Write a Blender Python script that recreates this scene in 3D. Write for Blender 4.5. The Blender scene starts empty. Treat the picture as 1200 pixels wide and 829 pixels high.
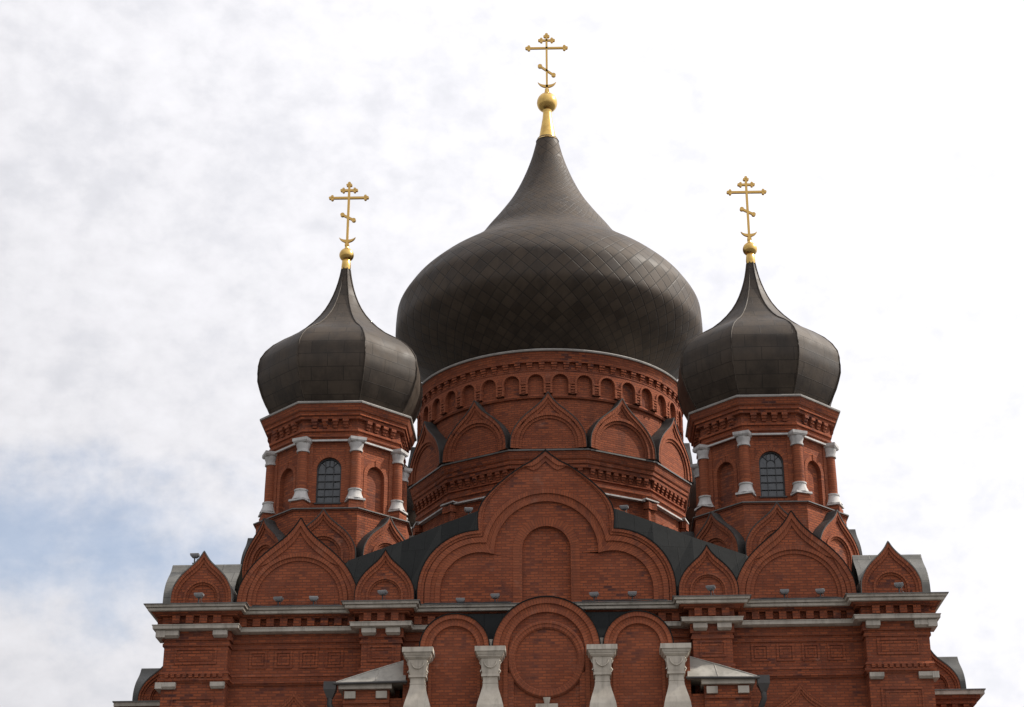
import bpy, bmesh, math, random
from math import sin, cos, pi, radians, sqrt, hypot, atan2
from mathutils import Vector, Matrix, Euler
random.seed(7)
S = bpy.context.scene
COL = S.collection
# ------------------------------------------------------------------ camera
cd = bpy.data.cameras.new("camera"); cam = bpy.data.objects.new("camera", cd); COL.objects.link(cam)
cd.sensor_fit = 'HORIZONTAL'; cd.sensor_width = 36.0
cd.lens = 36.0 * 2120 / 1200
cd.shift_x = -(668 - 600) / 1200.0
cd.clip_start = 0.5; cd.clip_end = 3000
PITCH, ROLL = radians(23.93), radians(0.835)
cam.location = (0.92, -60.0, 1.7)
cam.rotation_euler = (Matrix.Rotation(radians(90) + PITCH, 4, 'X') @ Matrix.Rotation(-ROLL, 4, 'Z')).to_euler()
S.camera = cam
S.view_settings.view_transform = 'Standard'
S.view_settings.look = 'None'
S.view_settings.exposure = 0.0
S.view_settings.gamma = 1.0
S.cycles.max_bounces = 6
# ------------------------------------------------------------------ sun + sky
SUN_AZ, SUN_EL = radians(101), radians(46)        # azimuth measured from the facade normal (-Y) towards +X
sd = Vector((sin(SUN_AZ) * cos(SUN_EL), -cos(SUN_AZ) * cos(SUN_EL), sin(SUN_EL)))
sl = bpy.data.lights.new("sun", 'SUN'); sl.energy = 5.0; sl.angle = radians(1.5); sl.color = (1.0, 0.93, 0.83)
so = bpy.data.objects.new("sun", sl); COL.objects.link(so); so.location = (60, 0, 80)
so.rotation_euler = sd.to_track_quat('Z', 'Y').to_euler()

W = bpy.data.worlds.new("World"); S.world = W; W.use_nodes = True
nt = W.node_tree; nt.nodes.clear()
def N(nt, t, **kw):
    n = nt.nodes.new(t)
    for k, v in kw.items(): setattr(n, k, v)
    return n
def setin(n, **kw):
    for k, v in kw.items(): n.inputs[k.replace('_', ' ')].default_value = v
def mth(nt, op, a, b=None, c=None, clamp=False):
    n = nt.nodes.new('ShaderNodeMath'); n.operation = op; n.use_clamp = clamp
    for i, x in enumerate((a, b, c)):
        if x is None: continue
        if isinstance(x, (int, float)): n.inputs[i].default_value = x
        else: nt.links.new(x, n.inputs[i])
    return n.outputs[0]
def vmt(nt, op, a, b=None):
    n = nt.nodes.new('ShaderNodeVectorMath'); n.operation = op
    for i, x in enumerate((a, b)):
        if x is None: continue
        if isinstance(x, (tuple, Vector)): n.inputs[i].default_value = tuple(x)
        else: nt.links.new(x, n.inputs[i])
    return n
def sstep(nt, x, lo, hi, a=0.0, b=1.0):
    n = nt.nodes.new('ShaderNodeMapRange'); n.interpolation_type = 'SMOOTHSTEP'
    nt.links.new(x, n.inputs[0])
    n.inputs[1].default_value = lo; n.inputs[2].default_value = hi; n.inputs[3].default_value = a; n.inputs[4].default_value = b
    return n.outputs[0]
def noise(nt, vec, scale, detail=4, rough=.55, dist=0.0):
    n = nt.nodes.new('ShaderNodeTexNoise'); n.inputs['Scale'].default_value = scale; n.inputs['Detail'].default_value = detail
    n.inputs['Roughness'].default_value = rough; n.inputs['Distortion'].default_value = dist
    if vec is not None: nt.links.new(vec, n.inputs['Vector'])
    return n.outputs['Fac']
sky = N(nt, 'ShaderNodeTexSky', sky_type='NISHITA', sun_disc=False, sun_elevation=SUN_EL, sun_rotation=atan2(sd.x, sd.y))
sky.dust_density = 0.7; sky.air_density = 1.0
tc = N(nt, 'ShaderNodeTexCoord')
dv = tc.outputs['Generated']
sep = N(nt, 'ShaderNodeSeparateXYZ'); nt.links.new(dv, sep.inputs[0])
dz = mth(nt, 'MAXIMUM', sep.outputs[2], 0.0)
den = mth(nt, 'ADD', dz, 0.30)
pl = N(nt, 'ShaderNodeCombineXYZ')                # direction carried up to a flat cloud deck
nt.links.new(mth(nt, 'DIVIDE', sep.outputs[0], den), pl.inputs[0]); nt.links.new(mth(nt, 'DIVIDE', sep.outputs[1], den), pl.inputs[1])
P = pl.outputs[0]
n_big = noise(nt, P, 1.6, 3, .5, 0)
vst = vmt(nt, 'MULTIPLY', dv, (1.0, 1.0, 1.35)).outputs[0]
n_mid = noise(nt, vst, 21.0, 6, .58, .12)
n_fine = noise(nt, vst, 56.0, 5, .55, .1)
# one clear gap in the deck, low on the left
gapdir = Vector((sin(radians(-20.0)) * cos(radians(17.4)), cos(radians(-20.0)) * cos(radians(17.4)), sin(radians(17.4))))
dgx = vmt(nt, 'SUBTRACT', dv, gapdir).outputs[0]
dsp = N(nt, 'ShaderNodeSeparateXYZ'); nt.links.new(dgx, dsp.inputs[0])
gx = mth(nt, 'MULTIPLY', dsp.outputs[0], 1/0.15); gz = mth(nt, 'MULTIPLY', dsp.outputs[2], 1/0.040)
gy = mth(nt, 'MULTIPLY', dsp.outputs[1], 1/0.35)
gd = mth(nt, 'SQRT', mth(nt, 'ADD', mth(nt, 'ADD', mth(nt, 'MULTIPLY', gx, gx), mth(nt, 'MULTIPLY', gz, gz)), mth(nt, 'MULTIPLY', gy, gy)))
gap = sstep(nt, mth(nt, 'ADD', gd, mth(nt, 'MULTIPLY', mth(nt, 'ADD', mth(nt, 'MULTIPLY', mth(nt, 'SUBTRACT', n_big, .5), .8), mth(nt, 'SUBTRACT', n_mid, .5)), 2.2)), 0.2, 1.5, 1.0, 0.0)
ds = vmt(nt, 'DOT_PRODUCT', dv, sd).outputs['Value']
dsc = mth(nt, 'MAXIMUM', ds, -0.25)
glow = mth(nt, 'MULTIPLY_ADD', dsc, 0.66, 0.715)
glow = mth(nt, 'ADD', glow, mth(nt, 'MULTIPLY', mth(nt, 'POWER', mth(nt, 'MAXIMUM', ds, 0.0), 6.0), 0.5))
tex = mth(nt, 'ADD', mth(nt, 'MULTIPLY', mth(nt, 'SUBTRACT', n_mid, .5), .22), mth(nt, 'MULTIPLY', mth(nt, 'SUBTRACT', n_fine, .5), .26))
tex = mth(nt, 'ADD', tex, mth(nt, 'MULTIPLY', mth(nt, 'SUBTRACT', n_big, .5), .08))
strn = mth(nt, 'MULTIPLY', glow, mth(nt, 'ADD', tex, 1.0))
thin = sstep(nt, mth(nt, 'ADD', mth(nt, 'MULTIPLY', n_mid, .6), mth(nt, 'MULTIPLY', n_fine, .45)), .38, .58, .94, 1.0)
cover = mth(nt, 'MULTIPLY', thin, mth(nt, 'SUBTRACT', 1.0, mth(nt, 'MULTIPLY', gap, .60)))
b1 = N(nt, 'ShaderNodeBackground'); nt.links.new(sky.outputs[0], b1.inputs[0]); b1.inputs[1].default_value = 0.15
b2 = N(nt, 'ShaderNodeBackground'); b2.inputs[0].default_value = (0.985, 0.978, 1.02, 1); nt.links.new(strn, b2.inputs[1])
mx = N(nt, 'ShaderNodeMixShader'); nt.links.new(cover, mx.inputs[0]); nt.links.new(b1.outputs[0], mx.inputs[1]); nt.links.new(b2.outputs[0], mx.inputs[2])
wo = N(nt, 'ShaderNodeOutputWorld'); nt.links.new(mx.outputs[0], wo.inputs[0])

# ------------------------------------------------------------------ materials
def newmat(name):
    m = bpy.data.materials.new(name); m.use_nodes = True
    t = m.node_tree; b = t.nodes['Principled BSDF']
    return m, t, b
def mixc(t, fac, a, b, blend='MIX'):
    n = t.nodes.new('ShaderNodeMix'); n.data_type = 'RGBA'; n.blend_type = blend
    for s, x in ((n.inputs[0], fac), (n.inputs[6], a), (n.inputs[7], b)):
        if isinstance(x, (int, float)): s.default_value = x
        elif isinstance(x, tuple): s.default_value = x + (1,) if len(x) == 3 else x
        else: t.links.new(x, s)
    return n.outputs[2]
def bump(t, b, h, strength=.5, dist=.02):
    n = t.nodes.new('ShaderNodeBump'); n.inputs['Strength'].default_value = strength; n.inputs['Distance'].default_value = dist
    t.links.new(h, n.inputs['Height']); t.links.new(n.outputs[0], b.inputs['Normal'])
def brick_mat(name, c1, c2, dark, mortar, row=.1, width=.29, plain=False):
    m, t, b = newmat(name)
    uv = t.nodes.new('ShaderNodeUVMap').outputs[0]
    obj = t.nodes.new('ShaderNodeNewGeometry').outputs['Position']
    # a little waviness of the courses
    wob = vmt(t, 'SCALE', vmt(t, 'SUBTRACT', t.nodes.new('ShaderNodeTexNoise').outputs['Color'], (.5, .5, .5)).outputs[0])
    wob.inputs['Scale'].default_value = .03
    tn = [n for n in t.nodes if n.type == 'TEX_NOISE'][0]; tn.inputs['Scale'].default_value = 2.2; t.links.new(obj, tn.inputs['Vector'])
    uvw = vmt(t, 'ADD', uv, wob.outputs[0]).outputs[0]
    br = t.nodes.new('ShaderNodeTexBrick'); t.links.new(uvw, br.inputs['Vector'])
    br.inputs['Color1'].default_value = (0, 0, 0, 1); br.inputs['Color2'].default_value = (1, 1, 1, 1); br.inputs['Mortar'].default_value = (.5, .5, .5, 1)
    br.inputs['Scale'].default_value = 1.0; br.inputs['Mortar Size'].default_value = .017; br.inputs['Mortar Smooth'].default_value = .3
    br.inputs['Brick Width'].default_value = width; br.inputs['Row Height'].default_value = row; br.inputs['Bias'].default_value = 0.0
    col = mixc(t, br.outputs['Color'], c1, c2)
    # darker over-burnt bricks come in patches
    pt = sstep(t, noise(t, obj, 1.1, 3, .6), .5, .68)
    bb = t.nodes.new('ShaderNodeSeparateColor'); t.links.new(br.outputs['Color'], bb.inputs[0])
    hit = mth(t, 'MULTIPLY', pt, sstep(t, bb.outputs[0], .45, .75))
    col = mixc(t, hit, col, dark)
    col = mixc(t, mth(t, 'MULTIPLY', br.outputs['Fac'], .62 if not plain else .45), col, mortar)
    # soot, run-off and bleached areas
    mp = t.nodes.new('ShaderNodeMapping'); mp.inputs['Scale'].default_value = (1.6, 1.6, .22); t.links.new(obj, mp.inputs[0])
    st = sstep(t, noise(t, mp.outputs[0], 1.5, 5, .6), .48, .75)
    col = mixc(t, mth(t, 'MULTIPLY', st, .45), col, (.07, .035, .028))
    mq = t.nodes.new('ShaderNodeMapping'); mq.inputs['Scale'].default_value = (.25, .25, 3.2); t.links.new(obj, mq.inputs[0])
    cs = sstep(t, noise(t, mq.outputs[0], 1.0, 4, .6), .45, .7)
    col = mixc(t, mth(t, 'MULTIPLY', cs, .30), col, (.15, .05, .034))
    sl_ = sstep(t, noise(t, obj, 1.7, 5, .65), .58, .76)
    col = mixc(t, mth(t, 'MULTIPLY', sl_, .22), col, (.42, .26, .20))
    lg = sstep(t, noise(t, obj, .35, 3, .5), .35, .7)
    col = mixc(t, mth(t, 'MULTIPLY', lg, .22), col, (.36, .13, .075))
    t.links.new(col, b.inputs['Base Color'])
    b.inputs['Roughness'].default_value = .88; b.inputs['Specular IOR Level'].default_value = .12
    h = mth(t, 'SUBTRACT', mth(t, 'MULTIPLY', noise(t, obj, 26, 3, .6), .35), br.outputs['Fac'])
    bump(t, b, h, .6, .018)
    return m
M = {}
M['brick'] = brick_mat('red_brick', (.335, .094, .041), (.195, .054, .028), (.075, .032, .030), (.095, .046, .034), row=.097, width=.28)
M['brick_moulded'] = brick_mat('moulded_red_brick', (.32, .095, .044), (.235, .068, .034), (.16, .050, .032), (.095, .048, .032), row=.097, width=.5, plain=True)
def metal(name, c, c2, rough=.5, met=0.0, seams=None, spec=.5, streak=.3, seamdark=.5):
    m, t, b = newmat(name)
    geo = t.nodes.new('ShaderNodeNewGeometry').outputs['Position']
    n1 = sstep(t, noise(t, geo, 1.3, 5, .6), .3, .7)
    col = mixc(t, n1, c, c2)
    mp = t.nodes.new('ShaderNodeMapping'); mp.inputs['Scale'].default_value = (2.5, 2.5, .25); t.links.new(geo, mp.inputs[0])
    st = sstep(t, noise(t, mp.outputs[0], 2.0, 5, .65), .45, .75)
    col = mixc(t, mth(t, 'MULTIPLY', st, streak), col, tuple(x * .45 for x in c))
    h = mth(t, 'MULTIPLY', noise(t, geo, 3.5, 3, .5), .5)
    if seams:
        uv = t.nodes.new('ShaderNodeUVMap').outputs[0]
        br = t.nodes.new('ShaderNodeTexBrick'); t.links.new(uv, br.inputs['Vector'])
        br.inputs['Color1'].default_value = (0, 0, 0, 1); br.inputs['Color2'].default_value = (1, 1, 1, 1); br.inputs['Mortar'].default_value = (.5, .5, .5, 1)
        br.inputs['Scale'].default_value = 1.0; br.inputs['Mortar Size'].default_value = .016; br.inputs['Mortar Smooth'].default_value = .2
        br.inputs['Brick Width'].default_value = seams[0]; br.inputs['Row Height'].default_value = seams[1]
        col = mixc(t, mth(t, 'MULTIPLY', br.outputs['Color'], .24), col, tuple(min(1, x * 1.55) for x in c2))
        col = mixc(t, mth(t, 'MULTIPLY', br.outputs['Fac'], .6), col, tuple(x * seamdark for x in c))
        h = mth(t, 'ADD', h, mth(t, 'MULTIPLY', br.outputs['Fac'], 1.0))
    t.links.new(col, b.inputs['Base Color'])
    t.links.new(mth(t, 'MULTIPLY_ADD', n1, .15, rough - .07), b.inputs['Roughness'])
    b.inputs['Metallic'].default_value = met; b.inputs['Specular IOR Level'].default_value = spec
    bump(t, b, h, .35, .03)
    return m
M['dome_sheet'] = metal('weathered_dome_sheet', (.028, .0208, .0150), (.060, .0450, .0325), .6, .06, (1.25, .55), .28, .5, .35)
M['roof_sheet'] = metal('dark_roof_sheet', (.008, .0092, .0092), (.014, .015, .015), .75, .0, (.6, 2.4), .12, .3)
M['kok_sheet'] = metal('grey_roof_sheet', (.038, .035, .033), (.062, .057, .053), .6, .1, None, .3, .3)
M['galvanised'] = metal('galvanised_sheet', (.10, .097, .086), (.165, .158, .14), .48, .35, (.9, .7), .4, .5)
M['bay_sheet'] = metal('dull_roof_sheet', (.042, .041, .038), (.075, .073, .066), .5, .25, None, .4, .4)
M['zinc'] = metal('bright_zinc_sheet', (.30, .285, .25), (.42, .40, .355), .45, .2, None, .5, .5)
M['eaves'] = metal('grey_eaves_sheet', (.25, .235, .215), (.34, .32, .295), .55, .0, None, .4, .35)
M['trim'] = metal('pale_painted_trim', (.36, .325, .275), (.48, .44, .38), .6, .0, None, .3, .6)
M['stone'] = metal('white_painted_stone', (.43, .385, .32), (.57, .52, .44), .8, .0, None, .2, .55)
M['capital'] = metal('whitewashed_brick', (.42, .405, .39), (.56, .545, .525), .8, .0, None, .2, .55)
M['lip'] = metal('grey_ledge_sheet', (.10, .096, .09), (.16, .15, .14), .5, .2, None, .5, .3)
M['iron'] = metal('dark_iron', (.03, .03, .032), (.05, .05, .052), .5, .3)
M['lamp_grey'] = metal('grey_lamp_paint', (.15, .15, .152), (.22, .22, .222), .5, .1)
M['pipe'] = metal('dark_pipe_paint', (.045, .043, .042), (.07, .066, .062), .5, .2)
# main dome: diamond shingles laid out in uv
def shingle_mat():
    m, t, b = newmat('diamond_shingle_sheet')
    uv = t.nodes.new('ShaderNodeUVMap').outputs[0]
    geo = t.nodes.new('ShaderNodeNewGeometry').outputs['Position']
    s = t.nodes.new('ShaderNodeSeparateXYZ'); t.links.new(uv, s.inputs[0])
    a = mth(t, 'ADD', s.outputs[0], s.outputs[1]); c = mth(t, 'SUBTRACT', s.outputs[0], s.outputs[1])
    fa = mth(t, 'FRACT', a); fc = mth(t, 'FRACT', c)
    def edge(f): return sstep(t, mth(t, 'ABSOLUTE', mth(t, 'SUBTRACT', f, .5)), .42, .5)
    ln = mth(t, 'MAXIMUM', edge(fa), edge(fc))
    cell = t.nodes.new('ShaderNodeCombineXYZ'); t.links.new(mth(t, 'FLOOR', a), cell.inputs[0]); t.links.new(mth(t, 'FLOOR', c), cell.inputs[1])
    wn = t.nodes.new('ShaderNodeTexWhiteNoise'); wn.noise_dimensions = '2D'; t.links.new(cell.outputs[0], wn.inputs['Vector'])
    n1 = sstep(t, noise(t, geo, .9, 5, .6), .3, .7)
    col = mixc(t, n1, (.032, .0232, .0165), (.056, .041, .029))
    col = mixc(t, mth(t, 'MULTIPLY', wn.outputs['Value'], .5), col, (.088, .064, .044))
    mp = t.nodes.new('ShaderNodeMapping'); mp.inputs['Scale'].default_value = (1.2, 1.2, .2); t.links.new(geo, mp.inputs[0])
    st = sstep(t, noise(t, mp.outputs[0], 1.6, 5, .65), .45, .75)
    col = mixc(t, mth(t, 'MULTIPLY', st, .45), col, (.02, .016, .013))
    col = mixc(t, mth(t, 'MULTIPLY', ln, .6), col, (.012, .012, .011))
    t.links.new(col, b.inputs['Base Color'])
    t.links.new(mth(t, 'MULTIPLY_ADD', wn.outputs['Value'], .14, .56), b.inputs['Roughness'])
    b.inputs['Metallic'].default_value = .06; b.inputs['Specular IOR Level'].default_value = .27
    # overlapping tiles: each rises towards its lower tip
    h = mth(t, 'ADD', mth(t, 'MULTIPLY', mth(t, 'SUBTRACT', fc, fa), .35), mth(t, 'MULTIPLY', ln, -.6))
    bump(t, b, h, .45, .035)
    return m
M['shingle'] = shingle_mat()
def gold_mat():
    m, t, b = newmat('gilding')
    geo = t.nodes.new('ShaderNodeNewGeometry').outputs['Position']
    n = sstep(t, noise(t, geo, 3.0, 4, .6), .35, .7)
    t.links.new(mixc(t, n, (.72, .48, .15), (.55, .35, .11)), b.inputs['Base Color'])
    b.inputs['Metallic'].default_value = .95
    t.links.new(mth(t, 'MULTIPLY_ADD', n, .14, .2), b.inputs['Roughness'])
    return m
M['gold'] = gold_mat()
m, t, b = newmat('cross_gilding'); b.inputs['Base Color'].default_value = (.68, .43, .13, 1); b.inputs['Metallic'].default_value = .7; b.inputs['Roughness'].default_value = .45; M['cross'] = m
m, t, b = newmat('window_glass'); b.inputs['Base Color'].default_value = (.032, .038, .044, 1); b.inputs['Roughness'].default_value = .16; b.inputs['Specular IOR Level'].default_value = .8; M['glass'] = m
bump(t, b, noise(t, t.nodes.new('ShaderNodeNewGeometry').outputs['Position'], 2.5, 3), .5, .08)
m, t, b = newmat('lamp_glass'); b.inputs['Base Color'].default_value = (.10, .11, .115, 1); b.inputs['Roughness'].default_value = .1; M['lens'] = m
m, t, b = newmat('cable_rubber'); b.inputs['Base Color'].default_value = (.015, .015, .016, 1); b.inputs['Roughness'].default_value = .6; M['rubber'] = m
m, t, b = newmat('paving')
g = t.nodes.new('ShaderNodeNewGeometry').outputs['Position']
brk = t.nodes.new('ShaderNodeTexBrick'); t.links.new(g, brk.inputs['Vector']); brk.inputs['Scale'].default_value = 1.0
brk.inputs['Color1'].default_value = (.085, .083, .08, 1); brk.inputs['Color2'].default_value = (.11, .107, .10, 1); brk.inputs['Mortar'].default_value = (.04, .04, .038, 1)
brk.inputs['Brick Width'].default_value = .6; brk.inputs['Row Height'].default_value = .3; brk.inputs['Mortar Size'].default_value = .01
t.links.new(mixc(t, sstep(t, noise(t, g, .4, 5), .4, .7), brk.outputs['Color'], (.06, .058, .055)), b.inputs['Base Color']); b.inputs['Roughness'].default_value = .85; M['paving'] = m

# ------------------------------------------------------------------ mesh builder
class MB:
    def __init__(s, T=None): s.v = []; s.f = []; s.uv = []; s.m = []; s.sm = []; s.T = T
    def pt(s, p): return tuple(s.T(p)) if s.T else tuple(p)
    def poly(s, pts, mi=0, uv=None):
        pts = [s.pt(p) for p in pts]; b = len(s.v); s.v += pts
        s.f.append(list(range(b, b + len(pts)))); s.m.append(mi); s.sm.append(False)
        s.uv.append(uv if uv else autouv(pts))
    def grid(s, rows, mi=0, closed=False, smooth=False, uv=None):
        """rows[i][j]; uv[i][j] optional (one extra column when closed)"""
        b = len(s.v); n = len(rows[0])
        for r in rows: s.v += [s.pt(p) for p in r]
        for i in range(len(rows) - 1):
            for j in range(n if closed else n - 1):
                k = (j + 1) % n
                f = [b + i*n + j, b + i*n + k, b + (i+1)*n + k, b + (i+1)*n + j]
                s.f.append(f); s.m.append(mi); s.sm.append(smooth)
                if uv: s.uv.append([uv[i][j], uv[i][j+1], uv[i+1][j+1], uv[i+1][j]])
                else: s.uv.append(autouv([s.v[q] for q in f]))
    def box(s, x0, x1, y0, y1, z0, z1, mi=0, taper=0):
        a = [(x0, y0, z0), (x1, y0, z0), (x1, y1, z0), (x0, y1, z0)]
        t = taper
        c = [(x0+t, y0+t, z1), (x1-t, y0+t, z1), (x1-t, y1-t, z1), (x0+t, y1-t, z1)]
        s.loft([a, c], mi)
    def loft(s, loops, mi=0, cap=True):
        for a, c in zip(loops, loops[1:]):
            n = len(a)
            for i in range(n):
                j = (i + 1) % n; s.poly([a[i], a[j], c[j], c[i]], mi)
        if cap: s.poly(loops[0][::-1], mi); s.poly(loops[-1], mi)
    def lathe(s, prof, n, mi=0, phase=0.0, smooth=True, c=(0, 0), cap=False, u0=None):
        rows = []; uvs = []; L = 0; pr = None
        for r, z in prof:
            if pr: L += hypot(r - pr[0], z - pr[1])
            pr = (r, z)
            rows.append([(c[0] + r*sin(phase + 2*pi*j/n), c[1] - r*cos(phase + 2*pi*j/n), z) for j in range(n)])
            ru = u0 if u0 else r
            uvs.append([(ru*2*pi*j/n, L) for j in range(n + 1)])
        if smooth:
            i0 = 0
            for i in range(1, len(prof)):
                last = i == len(prof) - 1
                if not last:
                    a = atan2(prof[i][1]-prof[i-1][1], prof[i][0]-prof[i-1][0]); b = atan2(prof[i+1][1]-prof[i][1], prof[i+1][0]-prof[i][0])
                    d = abs((b - a + pi) % (2*pi) - pi)
                if last or d > .6: s.grid(rows[i0:i+1], mi, True, True, uvs[i0:i+1]); i0 = i
        else: s.grid(rows, mi, True, False, None)
        if cap: s.poly(rows[0][::-1], mi); s.poly(rows[-1], mi)
    def tube(s, path, r, n=8, mi=0, cap=True):
        path = [Vector(p) for p in path]; rows = []
        for i, p in enumerate(path):
            d = (path[min(i+1, len(path)-1)] - path[max(i-1, 0)]).normalized()
            a = d.cross(Vector((0, 0, 1)))
            if a.length < .1: a = d.cross(Vector((0, 1, 0)))
            a.normalize(); c2 = d.cross(a)
            rr = r[i] if isinstance(r, (list, tuple)) else r
            rows.append([p + (a*cos(2*pi*k/n) + c2*sin(2*pi*k/n))*rr for k in range(n)])
        s.grid(rows, mi, True, True)
        if cap: s.poly(rows[0][::-1], mi); s.poly(rows[-1], mi)
    def band(s, out, inn, yf, yb, mi=0, arc=False, sides=3, ends=False):
        """slab between two matched curves in the xz plane, front at yf, back at yb; runs over x>0 half curves mirrored"""
        def full(c): return [(-x, z) for x, z in c] + [(x, z) for x, z in reversed(c)][1 if abs(c[-1][0]) < 1e-6 else 0:]
        o, i = full(out), full(inn)
        L = [0.0]
        for k in range(1, len(o)):
            mo = ((o[k][0]+i[k][0])/2, (o[k][1]+i[k][1])/2); mp = ((o[k-1][0]+i[k-1][0])/2, (o[k-1][1]+i[k-1][1])/2)
            L.append(L[-1] + hypot(mo[0]-mp[0], mo[1]-mp[1]))
        for k in range(len(o) - 1):
            wd = hypot(o[k][0]-i[k][0], o[k][1]-i[k][1])
            uv = [(0, L[k]), (0, L[k+1]), (wd, L[k+1]), (wd, L[k])] if arc else None
            s.poly([(o[k][0], yf, o[k][1]), (o[k+1][0], yf, o[k+1][1]), (i[k+1][0], yf, i[k+1][1]), (i[k][0], yf, i[k][1])], mi, uv)
            d = abs(yb - yf); su = [(0, L[k]), (0, L[k+1]), (d, L[k+1]), (d, L[k])]
            if sides & 1: s.poly([(o[k][0], yf, o[k][1]), (o[k+1][0], yf, o[k+1][1]), (o[k+1][0], yb, o[k+1][1]), (o[k][0], yb, o[k][1])], mi, su)
            if sides & 2: s.poly([(i[k][0], yf, i[k][1]), (i[k+1][0], yf, i[k+1][1]), (i[k+1][0], yb, i[k+1][1]), (i[k][0], yb, i[k][1])], mi, su)
    def sheet(s, curve, y0, y1, th, mi=0, inner=None):
        """bent sheet over a half curve (mirrored), of thickness th"""
        inner = inner or [(x*(1 - th/max(1e-3, curve[0][0])), z - th*(0.3 + .7*z/curve[-1][1])) for x, z in curve]
        s.band(curve, inner, y0, y1, mi, True)
    def build(s, name, mats, parent=None, loc=(0, 0, 0), rotz=0.0):
        me = bpy.data.meshes.new(name)
        me.from_pydata(s.v, [], s.f)
        if not isinstance(mats, (list, tuple)): mats = [mats]
        for q in mats: me.materials.append(M[q] if isinstance(q, str) else q)
        ul = me.uv_layers.new(name='UVMap'); d = []
        for u in s.uv:
            for q in u: d += [q[0], q[1]]
        ul.data.foreach_set('uv', d)
        me.polygons.foreach_set('material_index', s.m); me.polygons.foreach_set('use_smooth', s.sm)
        bm = bmesh.new(); bm.from_mesh(me); bmesh.ops.recalc_face_normals(bm, faces=bm.faces); bm.to_mesh(me); bm.free()
        me.update()
        o = bpy.data.objects.new(name, me); COL.objects.link(o)
        o.location = loc; o.rotation_euler = (0, 0, rotz)
        if parent: o.parent = parent
        return o
def autouv(pts):
    n = Vector((0, 0, 0)); k = len(pts)
    for i in range(k):
        a, b = Vector(pts[i]), Vector(pts[(i+1) % k]); n += a.cross(b)
    if n.length < 1e-12: return [(p[0], p[2]) for p in pts]
    n.normalize()
    if abs(n.z) > .9: return [(p[0], p[1]) for p in pts]
    t = Vector((-n.y, n.x, 0)).normalized()
    if t.x < -1e-6 or (abs(t.x) < 1e-6 and t.y < 0): t = -t
    sc = 1 / max(.3, sqrt(1 - n.z*n.z))
    return [(p[0]*t.x + p[1]*t.y, p[2]*sc) for p in pts]
def smoothpts(pts, n):
    """Catmull-Rom resampling to n points"""
    P = [pts[0]] + list(pts) + [pts[-1]]; out = []; m = len(pts) - 1
    for k in range(n):
        t = k/(n-1)*m; i = min(int(t), m-1); f = t - i
        a, b, c, d = P[i], P[i+1], P[i+2], P[i+3]
        out.append(tuple(.5*((2*b[q]) + (-a[q]+c[q])*f + (2*a[q]-5*b[q]+4*c[q]-d[q])*f*f + (-a[q]+3*b[q]-3*c[q]+d[q])*f**3) for q in range(2)))
    return out
def pchip(zk, rk, n):
    h = [zk[i+1]-zk[i] for i in range(len(zk)-1)]; d = [(rk[i+1]-rk[i])/h[i] for i in range(len(h))]
    m = [d[0]] + [0 if d[i-1]*d[i] <= 0 else 2*d[i-1]*d[i]/(d[i-1]+d[i]) for i in range(1, len(h))] + [d[-1]]
    out = []
    for k in range(n):
        z = zk[0] + (zk[-1]-zk[0])*k/(n-1)
        i = 0
        while i < len(h)-1 and z > zk[i+1]: i += 1
        t = (z-zk[i])/h[i]
        out.append(((2*t**3-3*t**2+1)*rk[i]+(t**3-2*t**2+t)*h[i]*m[i]+(-2*t**3+3*t**2)*rk[i+1]+(t**3-t**2)*h[i]*m[i+1], z))
    return out
def arch(a, spring, z0=0.0, n=12, nv=2, top=None):
    """half outline of a round-headed opening: up the jamb, then the quarter circle"""
    t = a if top is None else top
    return [(a, z0 + (spring-z0)*k/nv) for k in range(nv)] + [(a*cos(pi/2*k/n), spring + t*sin(pi/2*k/n)) for k in range(n+1)]
OGEE = [(1, 0), (.985, .1), (.945, .21), (.815, .38), (.64, .525), (.44, .65), (.285, .74), (.16, .83), (.07, .915), (0, 1)]
NO = 22
def ogee(a, h, stilt, nv=2):
    c = smoothpts(OGEE, NO); c[-1] = (0, 1)
    return [(a, stilt*k/nv) for k in range(nv)] + [(a*max(x, 0), stilt + h*z) for x, z in c]
def kok(mb, w, h, stilt, depth, roofd, rf=(.80, .69), rim=.07, mb_roof=None, ri=1, relief=1.0):
    """kokoshnik gable facing -Y, panel at y=0: moulded rims, spandrel, semicircular panel, bent sheet roof"""
    a = w/2; R1, R3 = rf[0]*a, rf[1]*a; R2 = (R1+R3)/2
    O = ogee(a, h, stilt); O1 = ogee(a*(1-rim), h*(1-rim*1.25), stilt); O2 = ogee(a*(1-2.1*rim), h*(1-rim*2.4), stilt)
    S1, S2, S3 = [arch(r, stilt, n=NO-1) for r in (R1, R2, R3)]
    if R1 > a*(1-2.1*rim)*.97:
        O2 = [(max(x, s[0]+.01) if z <= stilt + .45*h else x, z) for (x, z), s in zip(O2, S1)]
    k = relief
    mb.band(O, O1, -.15*k, depth, 2, True)
    mb.band(O1, O2, -.10*k, .02, 2, True)
    mb.band(O2, S1, -.055*k, .02, 0, False)
    mb.band(S1, S2, -.11*k, .02, 2, True)
    mb.band(S2, S3, -.05*k, .02, 2, True)
    mb.poly([(-x, 0, z) for x, z in S3] + [(x, 0, z) for x, z in reversed(S3[:-1])], 0)
    r = mb_roof or mb
    RO = [(x + .022, z + .018 + .02*z/(h+stilt)) for x, z in O[:-1]] + [(0, h+stilt+.045)]
    r.band(RO, O, -.17*k, roofd, ri, True)
def facet(k, n, apo, c=(0, 0), z=0.0, off=0.0):
    a = 2*pi*k/n + off; ca, sa = cos(a), sin(a)
    return lambda p: (c[0] + p[0]*ca - (p[1]-apo)*sa, c[1] + p[0]*sa + (p[1]-apo)*ca, p[2] + z)
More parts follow.
